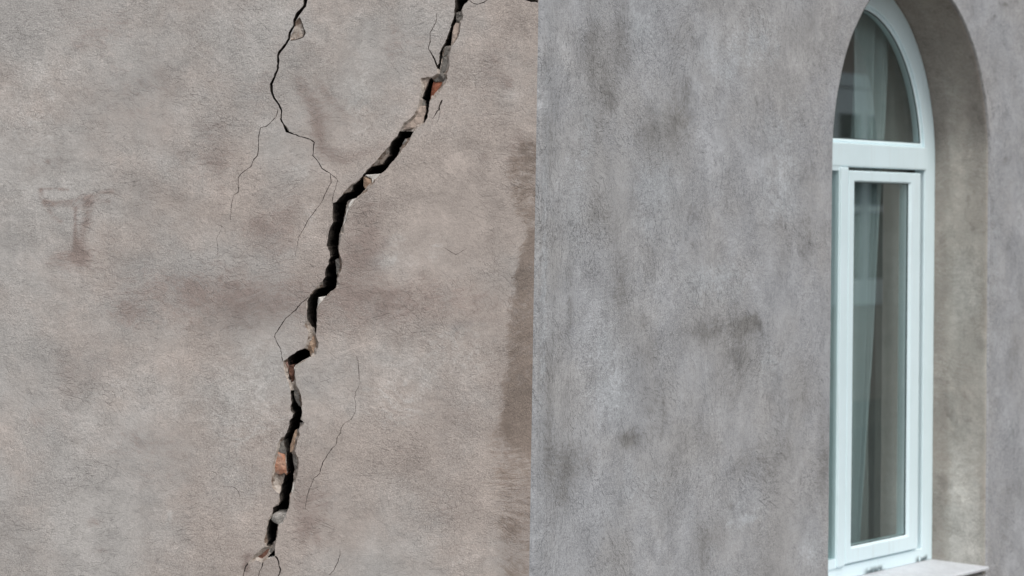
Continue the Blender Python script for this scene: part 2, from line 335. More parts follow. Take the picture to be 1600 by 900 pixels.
V5 = T(*E, [(346, 694), (330, 708), (303, 738), (292, 758), (340, 749), (347, 735)])
F = (300, 0, 4); G = (300, 120, 3)
HAIR = [  # tapered cracks, (x, y, width) in photo pixels
    T(*F, [(735, -200, 8), (722, -60, 7.5), (710, 0, 7), (704, 35, 5.5), (660, 90, 6.5), (642, 125, 4.5), (637, 160, 3.6), (612, 205, 5), (606, 245, 3.6), (580, 285, 3.5), (550, 320, 5), (537, 350, 3.6), (540, 385, 5), (535, 430, 3.4), (512, 490, 3.6), (496, 525, 4.6), (498, 570, 4.4), (515, 615, 3.2), (545, 655, 3.6), (560, 690, 3.2), (556, 745, 2.6), (575, 785, 3), (592, 820, 4), (640, 840, 2), (700, 860, 1.6), (740, 870, 1.6), (765, 890, 1.6)])
    + T(*G, [(573, 310, 1.6), (568, 345, 1.5), (567, 370, 1.5), (590, 395, 1.5), (610, 430, 1.7), (650, 455, 1.2), (682, 480, 0.8)]),
    T(*G, [(649, 455, 1.0), (652, 495, 1.0), (625, 545, 1.1), (610, 585, 1.0), (580, 625, 1.0), (545, 670, 0.9), (520, 720, 0.9), (500, 750, 0.8), (495, 790, 0.7), (485, 840, 0.4)]),
    T(*G, [(684, 485, 0.7), (662, 555, 0.8), (656, 592, 0.9)]),
    T(*G, [(404, 152, 1.2), (395, 185, 1.1), (378, 205, 1.2), (345, 235, 1.2), (320, 240, 1.3), (312, 280, 1.3), (312, 340, 1.3), (305, 370, 1.3), (285, 395, 1.2), (275, 420, 1.3), (230, 455, 1.2), (216, 475, 1.3), (217, 540, 1.1), (195, 555, 1.1), (185, 600, 1.0), (179, 668, 0.5)]),
    T(*G, [(140, 690, 0.7), (137, 715, 0.8), (115, 755, 0.9), (120, 800, 0.7), (122, 875, 0.4)]),
    T(*G, [(105, 686, 0.6), (135, 698, 1.0), (158, 716, 0.5)]),
    T(*A, [(410, 85, 0.6), (408, 130, 1.0), (385, 175, 1.1), (366, 210, 1.2), (370, 260, 1.2), (356, 300, 1.2), (375, 335, 1.8), (396, 370, 2.2), (404, 395, 2.8), (416, 420, 3.2)]),
    T(*A, [(443, 626, 2.6), (436, 645, 3.0), (427, 662, 1.8), (422, 685, 1.1), (403, 712, 1.0), (379, 748, 0.5)]),
    T(*A, [(427, 672, 0.8), (430, 712, 0.8), (410, 770, 0.4)]),
    T(*C, [(334, 345, 1.3), (318, 362, 1.2), (295, 375, 1.2), (250, 430, 1.5), (185, 485, 1.3), (150, 540, 1.3), (122, 580, 1.2), (121, 600, 1.0), (135, 640, 1.2), (158, 675, 1.3), (164, 720, 1.1), (173, 757, 1.1)]),
    T(*D, [(893, -10, 0.5), (905, 100, 0.8), (912, 200, 0.9), (880, 260, 1.0), (868, 310, 1.0), (880, 350, 1.1), (875, 420, 1.0), (845, 475, 1.1), (790, 505, 1.0), (766, 540, 1.1), (760, 580, 1.1), (735, 620, 1.2), (730, 670, 1.3), (690, 710, 1.4), (655, 760, 1.3), (620, 820, 1.3), (595, 900, 1.2)])
    + T(*E, [(690, 110, 1.1), (650, 135, 1.1), (635, 180, 1.0), (610, 240, 1.0), (595, 300, 0.9), (582, 376, 0.4)]),
    T(*E, [(350, 745, 3.6), (366, 765, 3.4), (378, 790, 3.2), (380, 820, 3.0), (392, 850, 3.2), (386, 880, 3.0), (368, 910, 2.6), (365, 1000, 2.2)]),
    T(*E, [(256, 795, 1.8), (246, 830, 1.2), (230, 862, 1.1), (218, 910, 0.9)]),
    T(*E, [(136, 803, 2.6), (118, 830, 2.0), (108, 862, 1.6), (102, 910, 1.4)]),
    T(*E, [(858, 690, 0.4), (855, 740, 0.9), (835, 800, 0.9), (805, 860, 0.9), (770, 892, 0.5)]),
    T(*E, [(-60, 200, 0.4), (0, 199, 0.9), (40, 212, 1.0), (65, 240, 1.0), (76, 285, 0.5)]),
    T(700, 0, 4.5, [(140, -12, 1.0), (155, 6, 1.2), (175, 22, 1.3), (205, 30, 1.3), (245, 20, 1.4), (276, 0, 1.2), (290, -30, 1.0)]),
    T(*F, [(670, 104, 0.8), (688, 140, 1.0), (697, 175, 1.2), (709, 205, 2.0), (694, 232, 2.4), (660, 246, 1.4), (616, 254, 1.6)]),
    T(*C, [(640, 720, 0.4), (652, 760, 0.6), (658, 870, 0.5)]),
    T(700, 0, 4.5, [(540, -14, 2.0), (556, 0, 4.0), (585, 4, 4.6), (603, 6, 3.8), (630, 8, 5.0), (652, 10, 5.0), (668, 9, 4.0), (690, 4, 2.6)]),
    [(705, 395, 0.4), (690, 385, 0.7), (712, 398, 0.7), (730, 388, 0.4)],
]
RECESS = [  # shallow places where the top coat has come off
    T(*F, [(648, 130), (672, 108), (690, 145), (698, 178), (707, 207), (690, 232), (655, 245), (618, 252), (614, 232), (636, 190)]),
    T(*F, [(556, 750), (572, 770), (600, 800), (612, 822), (596, 826), (578, 806)]),
]
EDGE_U = -0.008
def to_wall(poly, d=0.0): return [wall_uz(p[0], p[1], d) for p in poly]
def prep(poly, step=0.0035, amp=0.0015, freq=170): return jitter(densify(to_wall(poly), step), amp, freq)
o_main = prep(O_MAIN)
def widen(poly, w):
    P = np.array(poly); T_ = np.roll(P, -1, 0) - np.roll(P, 1, 0); N_ = np.column_stack([T_[:, 1], -T_[:, 0]]); N_ /= np.linalg.norm(N_, axis=1)[:, None] + 1e-9
    ar = 0.5 * np.sum(P[:, 0] * np.roll(P[:, 1], -1) - np.roll(P[:, 0], -1) * P[:, 1])
    return [tuple(p) for p in P + N_ * (w if ar > 0 else -w)]
voids = [widen(prep(v), 0.0010) for v in (V1, V1B, V2, V3, V4, V5)]
HAIR[10] = [(p[0], p[1], p[2] * (0.55 if p[1] < 660 else 0.85)) for p in HAIR[10]]; HAIR[4] = [(p[0], p[1], p[2] * 0.6) for p in HAIR[4]]; HAIR[5] = [(p[0], p[1], p[2] * 0.5) for p in HAIR[5]]; HAIR[11] = [(p[0], p[1], p[2] * 0.7) for p in HAIR[11]]
HAIR = [[(p[0], p[1], p[2] * (0.88 + 0.3 * mnoise.noise(Vector((p[0] * .05, p[1] * .05, 2))))) for p in h] if i in (0, 11) else [(p[0], p[1], p[2] * (0.95 + 0.45 * mnoise.noise(Vector((p[0] * .09, p[1] * .09, i))))) for p in h] for i, h in enumerate(HAIR)]
hairs = [jitter(densify(to_wall(ribbon(h)), 0.004), 0.0011, 190) for h in HAIR]
hairs = [[(min(p[0], EDGE_U - 0.001), p[1]) for p in h] for h in hairs]
recs = [[(min(p[0], EDGE_U - 0.001), p[1]) for p in prep(r, 0.004, 0.0008)] for r in RECESS]

# ------------------------------------------------------------------ marks (old stains, smears, damp, thin patches) on the walls
def ell(cx, cy, rx, ry, s, rot=0): return ('e', cx, cy, rx, ry, s, rot)
def lin(pts, w, s): return ('l', pts, w, s)
L_DARK = [ell(310, 462, 150, 50, .5), ell(560, 468, 130, 50, .46), ell(700, 470, 100, 40, .42), ell(430, 476, 220, 55, .3), ell(270, 440, 60, 26, .25), ell(575, 365, 32, 62, .75, .35), ell(545, 400, 25, 30, .45),
    ell(430, 372, 55, 50, .42), ell(405, 340, 25, 45, .3), ell(500, 205, 24, 55, .4, -.2), lin([(470, 130), (492, 180), (503, 232), (545, 252), (592, 232)], 12, .45), lin([(500, 130), (535, 175), (548, 235)], 7, .3),
    lin([(63, 300), (66, 312), (82, 316), (112, 314), (140, 306), (160, 300), (176, 299)], 5, .54), lin([(82, 321), (128, 322), (150, 312), (168, 315)], 6, .42), lin([(118, 326), (117, 365), (118, 395)], 3.5, .65), lin([(138, 318), (134, 348), (126, 380), (122, 400)], 10, .6),
    ell(122, 405, 40, 24, .5), ell(95, 402, 34, 20, .28), lin([(70, 318), (82, 336), (95, 346)], 5, .6), ell(172, 366, 18, 22, .4), lin([(64, 296), (85, 294), (106, 297)], 2.5, .6), ell(128, 398, 14, 8, .5),
    ell(150, 42, 85, 45, .3), ell(375, 40, 18, 60, .35), ell(225, 150, 110, 80, .22), ell(335, 232, 38, 48, .3), ell(400, 130, 40, 60, .22), ell(300, 260, 55, 40, .18),
    ell(225, 705, 90, 60, .32), ell(60, 665, 20, 40, .38), ell(140, 565, 60, 40, .32), ell(205, 492, 45, 26, .34), ell(150, 815, 18, 7, .7), ell(158, 860, 20, 6, .4), ell(105, 620, 22, 60, .22),
    ell(795, 130, 11, 13, .6), ell(772, 95, 30, 50, .25), ell(757, 245, 10, 8, .5), ell(805, 250, 18, 40, .5), ell(760, 180, 50, 70, .15), ell(640, 60, 40, 60, .25), ell(615, 60, 16, 40, .28),
    ell(470, 790, 20, 60, .4), ell(500, 760, 30, 60, .28), ell(480, 830, 22, 40, .4), ell(520, 815, 60, 60, .18), ell(700, 800, 70, 60, .2), ell(640, 700, 50, 60, .16), ell(715, 640, 50, 40, .18), ell(385, 882, 6, 16, .9), ell(390, 868, 14, 8, .6),
    ell(455, 330, 30, 50, .3), ell(345, 300, 12, 90, .2), ell(76, 253, 3, 5, .8), ell(790, 700, 14, 120, .3), ell(810, 820, 24, 60, .3), ell(250, 300, 60, 16, .18), ell(20, 480, 60, 30, .15), ell(300, 800, 60, 60, .14)]
L_BROWN = [('p', [(839, 372), (822, 398), (815, 440), (812, 475), (804, 520), (802, 560), (800, 590), (797, 604), (800, 640), (806, 680), (838, 700)], 15, .6),
    ('p', [(838, 640), (800, 655), (788, 690), (790, 760), (800, 830), (808, 890), (838, 900)], 34, .40), ('p', [(842, 232), (806, 245), (803, 280), (812, 320), (838, 372)], 16, .45), ell(826, 130, 16, 90, .2)]
L_PALE = [ell(40, 220, 120, 160, .28), ell(160, 620, 120, 80, .2), ell(380, 640, 90, 100, .32), ell(420, 560, 60, 60, .25), ell(640, 385, 80, 42, .25), ell(700, 540, 90, 60, .3), ell(620, 620, 70, 60, .3), ell(560, 150, 30, 90, .4), ell(600, 410, 30, 14, .5),
    ell(405, 410, 20, 26, .45), ell(475, 265, 25, 25, .4), ell(300, 160, 30, 30, .3), lin([(266, 800), (264, 826)], 4, .6), ell(480, 340, 25, 35, .3), ell(720, 130, 50, 60, .18), ell(690, 860, 80, 40, .2)]
S_DARK = [ell(945, 150, 38, 100, .5), ell(975, 60, 20, 70, .3), ell(925, 60, 12, 80, .45), ell(940, 330, 40, 60, .5), ell(1045, 200, 40, 60, .55), ell(1065, 150, 20, 80, .35), ell(1055, 330, 40, 60, .35), ell(1010, 215, 20, 50, .3), ell(890, 450, 12, 200, .3), ell(970, 440, 14, 60, .5),
    ell(1112, 515, 34, 24, .75), ell(1168, 505, 26, 24, .95), ell(1160, 550, 30, 40, .5), ell(1130, 620, 30, 50, .4), ell(1070, 60, 40, 40, .35), ell(985, 685, 24, 16, .9), ell(905, 720, 60, 40, .4), ell(880, 760, 22, 80, .5), ell(1000, 520, 60, 60, .25), ell(1030, 640, 40, 60, .35),
    ell(1190, 725, 50, 50, .45), ell(1100, 850, 24, 60, .55), ell(1265, 320, 24, 120, .35), ell(1245, 60, 30, 60, .35), ell(1255, 560, 20, 90, .3), ell(1100, 690, 40, 30, .4), ell(1050, 420, 60, 70, .25), ell(975, 830, 40, 60, .3), ell(1230, 640, 30, 50, .3), ell(1143, 790, 7, 8, .7), ell(1285, 700, 10, 120, .4), ell(860, 250, 10, 150, .35), ell(858, 650, 10, 150, .45), ell(1180, 160, 6, 6, .6),
    ell(1575, 300, 22, 60, .3), ell(1585, 560, 14, 80, .4), ell(1570, 800, 20, 90, .45), ell(1540, 60, 16, 20, .25), lin([(1560, 8), (1575, 6), (1600, 1)], 2.2, 1.0), lin([(1536, 45), (1548, 32), (1556, 22)], 1.6, .7), ell(1572, 250, 7, 7, .5), ell(1425, 790, 10, 20, .2)]
S_BROWN = [('p', [(846, -80), (880, -80), (872, 300), (868, 980), (836, 980)], 20, .75), ell(1290, 500, 9, 500, .5), ell(925, 120, 26, 130, .5), ell(960, 420, 30, 120, .45), ell(890, 560, 20, 160, .4), ell(1555, 500, 12, 500, .3), ell(1585, 700, 14, 200, .4)]
S_PALE = [ell(1000, 40, 30, 50, .6), ell(930, 25, 12, 30, .4), ell(1030, 300, 45, 90, .62), ell(900, 330, 24, 120, .4), ell(960, 620, 36, 60, .55), ell(945, 540, 30, 60, .4), ell(1110, 440, 80, 40, .5), ell(1220, 300, 40, 60, .5), ell(1130, 90, 60, 60, .4), ell(1190, 60, 40, 50, .35), ell(1030, 180, 20, 40, .3), ell(1200, 560, 40, 50, .3), ell(1010, 760, 60, 50, .35), ell(850, 450, 6, 460, .5),
    ell(1160, 800, 50, 40, .35), ell(1270, 860, 20, 30, .55), ell(1170, 808, 12, 3, .8), ell(920, 200, 14, 60, .4), ell(1220, 210, 40, 60, .35), ell(1555, 450, 10, 300, .35), ell(1580, 660, 14, 60, .3)]
def marks_for(P, conv, lists):
    P = np.asarray(P, float); out = np.zeros((len(P), 3))
    for ch, lst in enumerate(lists):
        acc = np.zeros(len(P))
        for mk in lst:
            if mk[0] == 'e':
                _, cx, cy, rx, ry, s, rot = mk; c = np.array(conv(cx, cy))
                kx = abs(conv(cx + 1, cy)[0] - c[0]); ky = abs(conv(cx, cy + 1)[1] - c[1])
                d = P - c; dx = d[:, 0] / (rx * kx); dz = d[:, 1] / (ry * ky)
                if rot: dx, dz = dx * math.cos(rot) + dz * math.sin(rot) * -1, dx * math.sin(rot) + dz * math.cos(rot)
                acc += s * np.exp(-1.3 * (dx * dx + dz * dz))
            elif mk[0] == 'l':
                w = mk[2] * abs(conv(mk[1][0][0], 1 + mk[1][0][1])[1] - conv(*mk[1][0])[1])
                d = dist_poly(P, [conv(*p) for p in mk[1]], False); acc += mk[3] * np.exp(-(d / w) ** 2)
            else:
                pl = [conv(*p) for p in mk[1]]; w = mk[2] * abs(conv(mk[1][0][0], 1 + mk[1][0][1])[1] - conv(*mk[1][0])[1])
                d = dist_poly(P, pl); ins = inside(P, pl); acc += mk[3] * np.where(ins, 1.0, np.exp(-(d / w) ** 2))
        out[:, ch] = np.clip(acc, 0, 1)
    return out

# ------------------------------------------------------------------ the building
WHITE = 0
building = empty('building', (0, 0, 0))
tag(building, 'weathered grey plaster building with a long jagged crack and an arched window', 'building')

# cracked wall: one sheet of plaster with the crack cut through it
ZB, ZT, TOP = 0.0, 6.2, 6.2
zlo, zhi = wall_uz(400, 960)[1], wall_uz(400, -60)[1]
pts, edges = [], []
def add_loop(loop, closed=True):
    b = len(pts); pts.extend(Vector((float(p[0]), float(p[1]))) for p in loop); n = len(loop)
    edges.extend((b + i, b + (i + 1) % n) for i in range(n if closed else n - 1))
UL = -5.2
add_loop([(UL, ZB), (EDGE_U, ZB)] + [(EDGE_U, z) for z in np.arange(zlo, zhi, 0.01)] + [(EDGE_U, ZT), (UL, ZT)])
for lp in [o_main] + voids + hairs + recs: add_loop(lp)
gx = np.arange(wall_uz(-60, 450)[0], EDGE_U - 0.004, 0.0095); gz = np.arange(zlo, zhi, 0.0095)
for x in gx:
    for z in gz:
        pts.append(Vector((x + rng.uniform(-.002, .002), z + rng.uniform(-.002, .002))))
for (xa, xb, ya_, yb_, st) in ((45, 200, 285, 425, 0.0032), (778, 836, 365, 720, 0.004)):
    for x in np.arange(wall_uz(xa, ya_)[0], min(wall_uz(xb, ya_)[0], EDGE_U - 0.003), st):
        for z in np.arange(wall_uz(xa, yb_)[1], wall_uz(xa, ya_)[1], st): pts.append(Vector((x + rng.uniform(-.0008, .0008), z + rng.uniform(-.0008, .0008))))
lo = np.min(o_main, 0); hi = np.max(o_main, 0)
cand = np.column_stack([rng.uniform(lo[0], hi[0], 20000), rng.uniform(lo[1], hi[1], 20000)])
cand = cand[inside(cand, o_main)]
pts.extend(Vector(map(float, p)) for p in cand)
for rc in recs:
    lo2 = np.min(rc, 0); hi2 = np.max(rc, 0); k = int((hi2 - lo2).prod() / 1.2e-5)
    c2 = np.column_stack([rng.uniform(lo2[0], hi2[0], k), rng.uniform(lo2[1], hi2[1], k)]); c2 = c2[inside(c2, rc)]
    pts.extend(Vector(map(float, p)) for p in c2)
cv, ce, cf, *_ = delaunay_2d_cdt(pts, edges, [], 1, 1e-5)
V = np.array([(v.x, v.y) for v in cv]); TRI = np.array([f for f in cf if len(f) == 3])
cen = V[TRI].mean(1)
in_o = inside(cen, o_main)
hole = np.zeros(len(TRI), bool)
for v in voids: hole |= inside(cen, v)
hair_t = np.zeros(len(TRI), bool)
for h in hairs: hair_t |= inside(cen, h)
rec_t = np.zeros(len(TRI), bool)
for r_ in recs: rec_t |= inside(cen, r_)
deep_t = hole | inside(cen, hairs[0])
hole |= hair_t
rim = (in_o | rec_t) & ~hole
front = ~rim & ~hole
# depth of every vertex: broken edges slope inwards from the outline of the missing plaster
dep = np.zeros(len(V))
rv = np.unique(np.concatenate([TRI[in_o].ravel(), TRI[rec_t].ravel()]))
do = dist_poly(V[rv], o_main); ins = inside(V[rv], o_main)
dr = np.full(len(rv), 1e9); inr = np.zeros(len(rv), bool)
for rc in recs:
    dd = dist_poly(V[rv], rc); ii = inside(V[rv], rc); inr |= ii; dr = np.where(ii, np.minimum(dr, dd), dr)
nz = np.array([mnoise.noise(Vector((V[i][0] * 90, V[i][1] * 90, 1.0))) + 0.6 * mnoise.noise(Vector((V[i][0] * 260, V[i][1] * 260, 5.0))) for i in rv])
dm = np.where(ins & (do > 1e-4), np.minimum(do * 1.5, 0.017) * (1 + 0.0 * nz) + np.minimum(do, 0.007) * 0.8 * nz, 0)
drr = np.where(inr & (dr > 1e-4), np.minimum(dr * 1.6, 0.0045) + np.minimum(dr, 0.002) * 0.5 * nz, 0)
dep[rv] = np.maximum(np.maximum(dm, drr), 0)
# vertices on the outline of the missing plaster stay on the face
fv = np.unique(TRI[front].ravel())
dep[fv] = 0
und = lambda u, z: 0.0022 * mnoise.noise(Vector((u * 5, z * 5, 2.2))) * min(1, abs(u) * 12)
def sub_mesh(name, tris, mat, parent, marks=False, smooth=False):
    ids = np.unique(tris.ravel()); rm = {int(k): i for i, k in enumerate(ids)}
    vs = [LP(V[k][0], V[k][1], dep[k] + und(V[k][0], V[k][1])) for k in ids]
    fs = [[rm[int(a)] for a in t] for t in tris]
    mk = marks_for(V[ids], lambda x, y: wall_uz(x, y), (L_DARK, L_BROWN, L_PALE)) if marks else None
    return mesh_obj(name, vs, fs, mat, parent, smooth, V[ids], mk)
cracked = sub_mesh('cracked_wall', TRI[front], M_LEFT, building, True, True)
tag(cracked, 'warm grey plaster wall split by a jagged crack')
par = {}
def root_of(a):
    while par.setdefault(a, a) != a: par[a] = par[par[a]]; a = par[a]
    return a
for t in TRI[rim]:
    a, b, c = (root_of(int(q)) for q in t); par[b] = a; par[root_of(c)] = a
comp = {}
for t in TRI[rim]: comp.setdefault(root_of(int(t[0])), []).append(t)
comp = sorted(comp.values(), key=len, reverse=True)
big_c = [c for c in comp if len(c) >= 40]
small = [t for c in comp if len(c) < 40 for t in c]                      # specks along the lip, too small to pick apart
if small: tag(sub_mesh('plaster_crumbs', np.array(small), M_EDGE, cracked), kind='stuff')
for c in big_c: sub_mesh('broken_plaster', np.array(c), M_EDGE, cracked)
# the gap itself: its sides run deep into the masonry, closed at the back
ht = TRI[hole]
ecount = {}
for t, is_h in ((TRI[hole], 0),):
    for a, b, c in t:
        for e in ((a, b), (b, c), (c, a)):
            k = (min(e), max(e)); ecount.setdefault(k, []).append(e)
bnd = [v[0] for v in ecount.values() if len(v) == 1]
ids = np.unique(ht.ravel()); rm = {int(k): i for i, k in enumerate(ids)}; n = len(ids)
gcx = V[ids]
deep_v = np.zeros(len(V), bool); deep_v[np.unique(TRI[deep_t].ravel())] = True
lv = []
LEV = [0.0, 0.012, 0.03, 0.07, 0.30]
for li, dl in enumerate(LEV):
    for k in ids:
        q = mnoise.noise_vector(Vector((V[k][0] * 70, V[k][1] * 70, dl * 60))) * (0.003 * min(1, dl * 60))
        lv.append(LP(V[k][0] + q.x, V[k][1] + q.y, dep[k] + und(V[k][0], V[k][1]) + (dl if deep_v[k] else dl * 0.03)))
lf = []
for a, b in bnd:
    a, b = rm[int(a)], rm[int(b)]
    for li in range(len(LEV) - 1): lf.append((a + li * n, b + li * n, b + (li + 1) * n, a + (li + 1) * n))
lf += [[rm[int(x)] + (len(LEV) - 1) * n for x in t] for t in ht]
mesh_obj('crack_lining', lv, lf, M_LINING, cracked)

# bricks and lumps of mortar laid bare in the crack
def chunk(name, poly, d, mat, bulge=0.006, back=0.07, label=None, amp=0.0018):
    pl = jitter(densify([wall_uz(p[0], p[1], d) for p in poly], 0.007), amp, 110)
    lo = np.min(pl, 0); hi = np.max(pl, 0); k = max(8, int((hi - lo).prod() / 4.5e-5))
    c = np.column_stack([rng.uniform(lo[0], hi[0], k), rng.uniform(lo[1], hi[1], k)]); c = c[inside(c, pl)]
    c = c[dist_poly(c, pl) > 0.002] if len(c) else c
    P = [Vector((float(p[0]), float(p[1]))) for p in pl] + [Vector(map(float, p)) for p in c]; nb = len(pl)
    v, e, f, *_ = delaunay_2d_cdt(P, [(i, (i + 1) % nb) for i in range(nb)], [], 1, 1e-6)
    vv = np.array([(a.x, a.y) for a in v]); f = [t for t in f if inside([np.mean([vv[i] for i in t], 0)], pl)[0]]
    dd = dist_poly(vv, pl); vs = []
    for (x, z), q in zip(vv, dd):
        nn = mnoise.noise(Vector((x * 120, z * 120, 8))) * 0.003 * min(1, q * 300)
        vs.append(LP(x, z, d - min(q * 0.8, bulge) + nn))
    nv = len(vs); fs = [list(t) for t in f]
    cnt = {}
    for t in f:
        for a, b in zip(t, list(t[1:]) + [t[0]]): cnt.setdefault((min(a, b), max(a, b)), []).append((a, b))
    vs += [LP(x, z, d + back) for x, z in vv]
    for ab in cnt.values():
        if len(ab) == 1: a, b = ab[0]; fs.append([b, a, a + nv, b + nv])
    o = mesh_obj(name, vs, fs, M_BRICK[mat], cracked)
    if label: o['label'] = label
    return o
chunk('brick', T(*A, [(386, 516), (468, 512), (462, 530), (441, 562), (416, 592), (401, 612), (370, 620), (378, 570)]), 0.014, 'red', label='orange red brick showing on the right lip of the crack')
chunk('brick', T(*C, [(207, 782), (243, 776), (247, 830), (256, 880)]) + T(*D, [(411, 165), (415, 200), (420, 232), (372, 246), (356, 190), (352, 120), (354, 60)]), 0.020, 'brown', label='dark red brick inside the crack')
chunk('brick', T(*C, [(176, 757), (199, 742), (204, 790), (207, 872), (199, 878), (184, 830)]), 0.009, 'pink', label='pinkish sliver of brick on the left lip')
chunk('brick', T(*D, [(266, 705), (290, 715), (325, 745), (330, 790), (335, 870), (340, 905)]) + T(*E, [(430, 90), (400, 106), (360, 100), (332, 96), (327, 60), (332, 20)]), 0.010, 'orange', bulge=0.004, label='orange brick smeared with mortar')
chunk('brick', T(*E, [(160, 770), (192, 737), (217, 716), (243, 692), (276, 668), (303, 672), (300, 705), (280, 750), (262, 792), (250, 795), (208, 780), (170, 788)]), 0.013, 'brown', label='brown brick at the foot of the crack')
chunk('brick', T(*C, [(337, 566), (376, 585), (400, 640), (396, 662), (384, 704), (372, 724), (348, 722), (345, 688), (318, 672), (330, 620)]), 0.013, 'tan', label='tan brick corner at the bend of the crack')
chunk('brick', T(*D, [(408, 556), (436, 552), (438, 600), (424, 630), (414, 680), (405, 722), (364, 730), (370, 680), (378, 640), (396, 585)]), 0.010, 'tan', bulge=0.003)
chunk('mortar_lump', T(*A, [(530, 82), (548, 72), (566, 80), (572, 100), (568, 128), (556, 142), (536, 138), (527, 115)]), 0.009, 'grey', bulge=0.008)
chunk('mortar_lump', T(*A, [(462, 290), (500, 286), (498, 312), (488, 350), (490, 400), (486, 440), (470, 462), (478, 490), (460, 512), (400, 508), (388, 492), (412, 468), (424, 440), (436, 395), (444, 345), (448, 312)]), 0.011, 'grey', bulge=0.009)
chunk('mortar_lump', T(*A, [(302, 622), (334, 624), (338, 655), (310, 664), (294, 655)]), 0.010, 'grey', bulge=0.004)
chunk('mortar_lump', T(*B, [(703, 192), (702, 236), (682, 262), (662, 284), (610, 299), (622, 282), (655, 238), (680, 208)]), 0.010, 'taupe', bulge=0.004)
chunk('mortar_lump', T(*B, [(556, 360), (575, 362), (604, 372), (612, 396), (588, 425), (565, 434), (553, 412)]), 0.008, 'tan', bulge=0.005)
chunk('mortar_lump', T(*C, [(508, 110), (525, 98), (548, 108), (546, 160), (530, 205), (516, 212), (513, 160)]), 0.009, 'grey', bulge=0.005)
chunk('mortar_lump', T(*D, [(400, 244), (428, 238), (444, 266), (457, 320), (461, 360), (455, 382), (436, 368), (408, 330), (398, 290)]), 0.009, 'grey', bulge=0.006)
chunk('mortar_lump', T(*D, [(278, 645), (302, 624), (316, 640), (320, 690), (336, 740), (300, 745), (262, 735), (268, 690)]), 0.009, 'grey', bulge=0.004)
chunk('mortar_lump', T(*E, [(325, 425), (345, 412), (378, 400), (410, 402), (438, 402), (425, 440), (404, 480), (378, 492), (340, 482), (322, 460)]), 0.007, 'pale', bulge=0.009, label='pale lump of mortar wedged in the crack')
chunk('mortar_lump', T(*D, [(386, 750), (410, 752), (428, 782), (432, 822), (430, 866), (412, 896), (402, 870), (388, 800)]), 0.009, 'grey', bulge=0.004)
chunk('mortar_lump', T(*E, [(300, 715), (318, 680), (350, 655), (352, 690), (330, 708), (304, 738), (290, 752)]), 0.012, 'grey', bulge=0.003)
chunk('mortar_lump', T(*B, [(446, 438), (474, 420), (486, 430), (478, 450), (452, 456)]), 0.010, 'taupe', bulge=0.003)
chunk('mortar_lump', T(*B, [(802, 142), (830, 138), (818, 158), (790, 182), (782, 170)]), 0.009, 'pale', bulge=0.003)
chunk('mortar_lump', T(*C, [(400, 348), (445, 340), (430, 362), (404, 388), (394, 376)]), 0.009, 'pale', bulge=0.003)

for poly, mt, dd in (  # beige: loose flakes; white: lip chips with the light painted into their colour
    (T(*A, [(340, 660), (342, 700), (330, 735), (326, 772), (300, 788), (278, 802), (240, 806), (186, 808), (200, 786), (246, 742), (272, 716), (292, 664)]), 'beige', 0.008),
    (T(*A, [(530, 144), (556, 146), (550, 200), (538, 240), (512, 278), (500, 280), (504, 240), (508, 205), (516, 165)]), 'beige', 0.007),
    (T(*A, [(308, 494), (352, 486), (364, 492), (350, 528), (330, 572), (316, 604), (304, 620), (314, 590), (320, 560), (316, 522)]), 'beige', 0.008),
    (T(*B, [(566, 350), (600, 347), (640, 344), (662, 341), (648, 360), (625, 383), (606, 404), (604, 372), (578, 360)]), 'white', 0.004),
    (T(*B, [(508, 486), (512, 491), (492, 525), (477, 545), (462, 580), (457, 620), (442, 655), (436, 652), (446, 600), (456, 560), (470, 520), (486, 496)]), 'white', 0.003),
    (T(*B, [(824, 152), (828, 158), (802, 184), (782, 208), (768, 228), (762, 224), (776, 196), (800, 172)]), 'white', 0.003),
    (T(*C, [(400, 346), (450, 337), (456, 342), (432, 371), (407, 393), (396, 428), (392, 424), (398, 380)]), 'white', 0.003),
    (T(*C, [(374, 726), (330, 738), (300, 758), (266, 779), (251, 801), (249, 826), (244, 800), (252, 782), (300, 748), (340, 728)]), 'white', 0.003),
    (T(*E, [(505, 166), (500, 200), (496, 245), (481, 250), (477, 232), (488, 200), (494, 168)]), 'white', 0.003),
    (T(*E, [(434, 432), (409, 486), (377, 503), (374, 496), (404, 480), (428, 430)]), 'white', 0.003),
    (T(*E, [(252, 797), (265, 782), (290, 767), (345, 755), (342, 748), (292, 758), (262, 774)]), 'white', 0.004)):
    chunk('flake_and_lit_lip', poly, dd, mt, bulge=0.0025, back=0.03, amp=0.0009)

# ------------------------------------------------------------------ window wall
YA, YB = 1.41577799, 2.41577799; YM = (YA + YB) / 2; RW = 0.5
ZS = 0.13177453 + Z0; ZSILL = -0.998 + Z0
def opening(o, zb=ZSILL, step=0.012, wob=0.0):       # outline of the arched opening, pushed outwards by o
    zb = zb - o; r = RW + o; L = []
    for z in np.arange(zb, ZS, step): L.append((YB + o, z))
    na = int(math.pi * r / step)
    for i in range(na + 1): a = math.pi * i / na; L.append((YM + r * math.cos(a), ZS + r * math.sin(a)))
    for z in np.arange(ZS, zb, -step)[1:]: L.append((YA - o, z))
    L.append((YA - o, zb)); return L
def inset_path(o, zb=ZSILL, nz=10, na=48):           # same number of points for any inset, open at the bottom corners
    L = [(YB - o, zb + (ZS - zb) * i / nz) for i in range(nz)]
    L += [(YM + (RW - o) * math.cos(math.pi * i / na), ZS + (RW - o) * math.sin(math.pi * i / na)) for i in range(na + 1)]
    L += [(YA + o, ZS + (zb - ZS) * (i + 1) / nz) for i in range(nz)]
    return L
pts, edges = [], []
YEND = 7.5; EY = 0.008
zl2, zh2 = side_yz(1600, 960)[1], side_yz(1600, -60)[1]
hole_loop = []
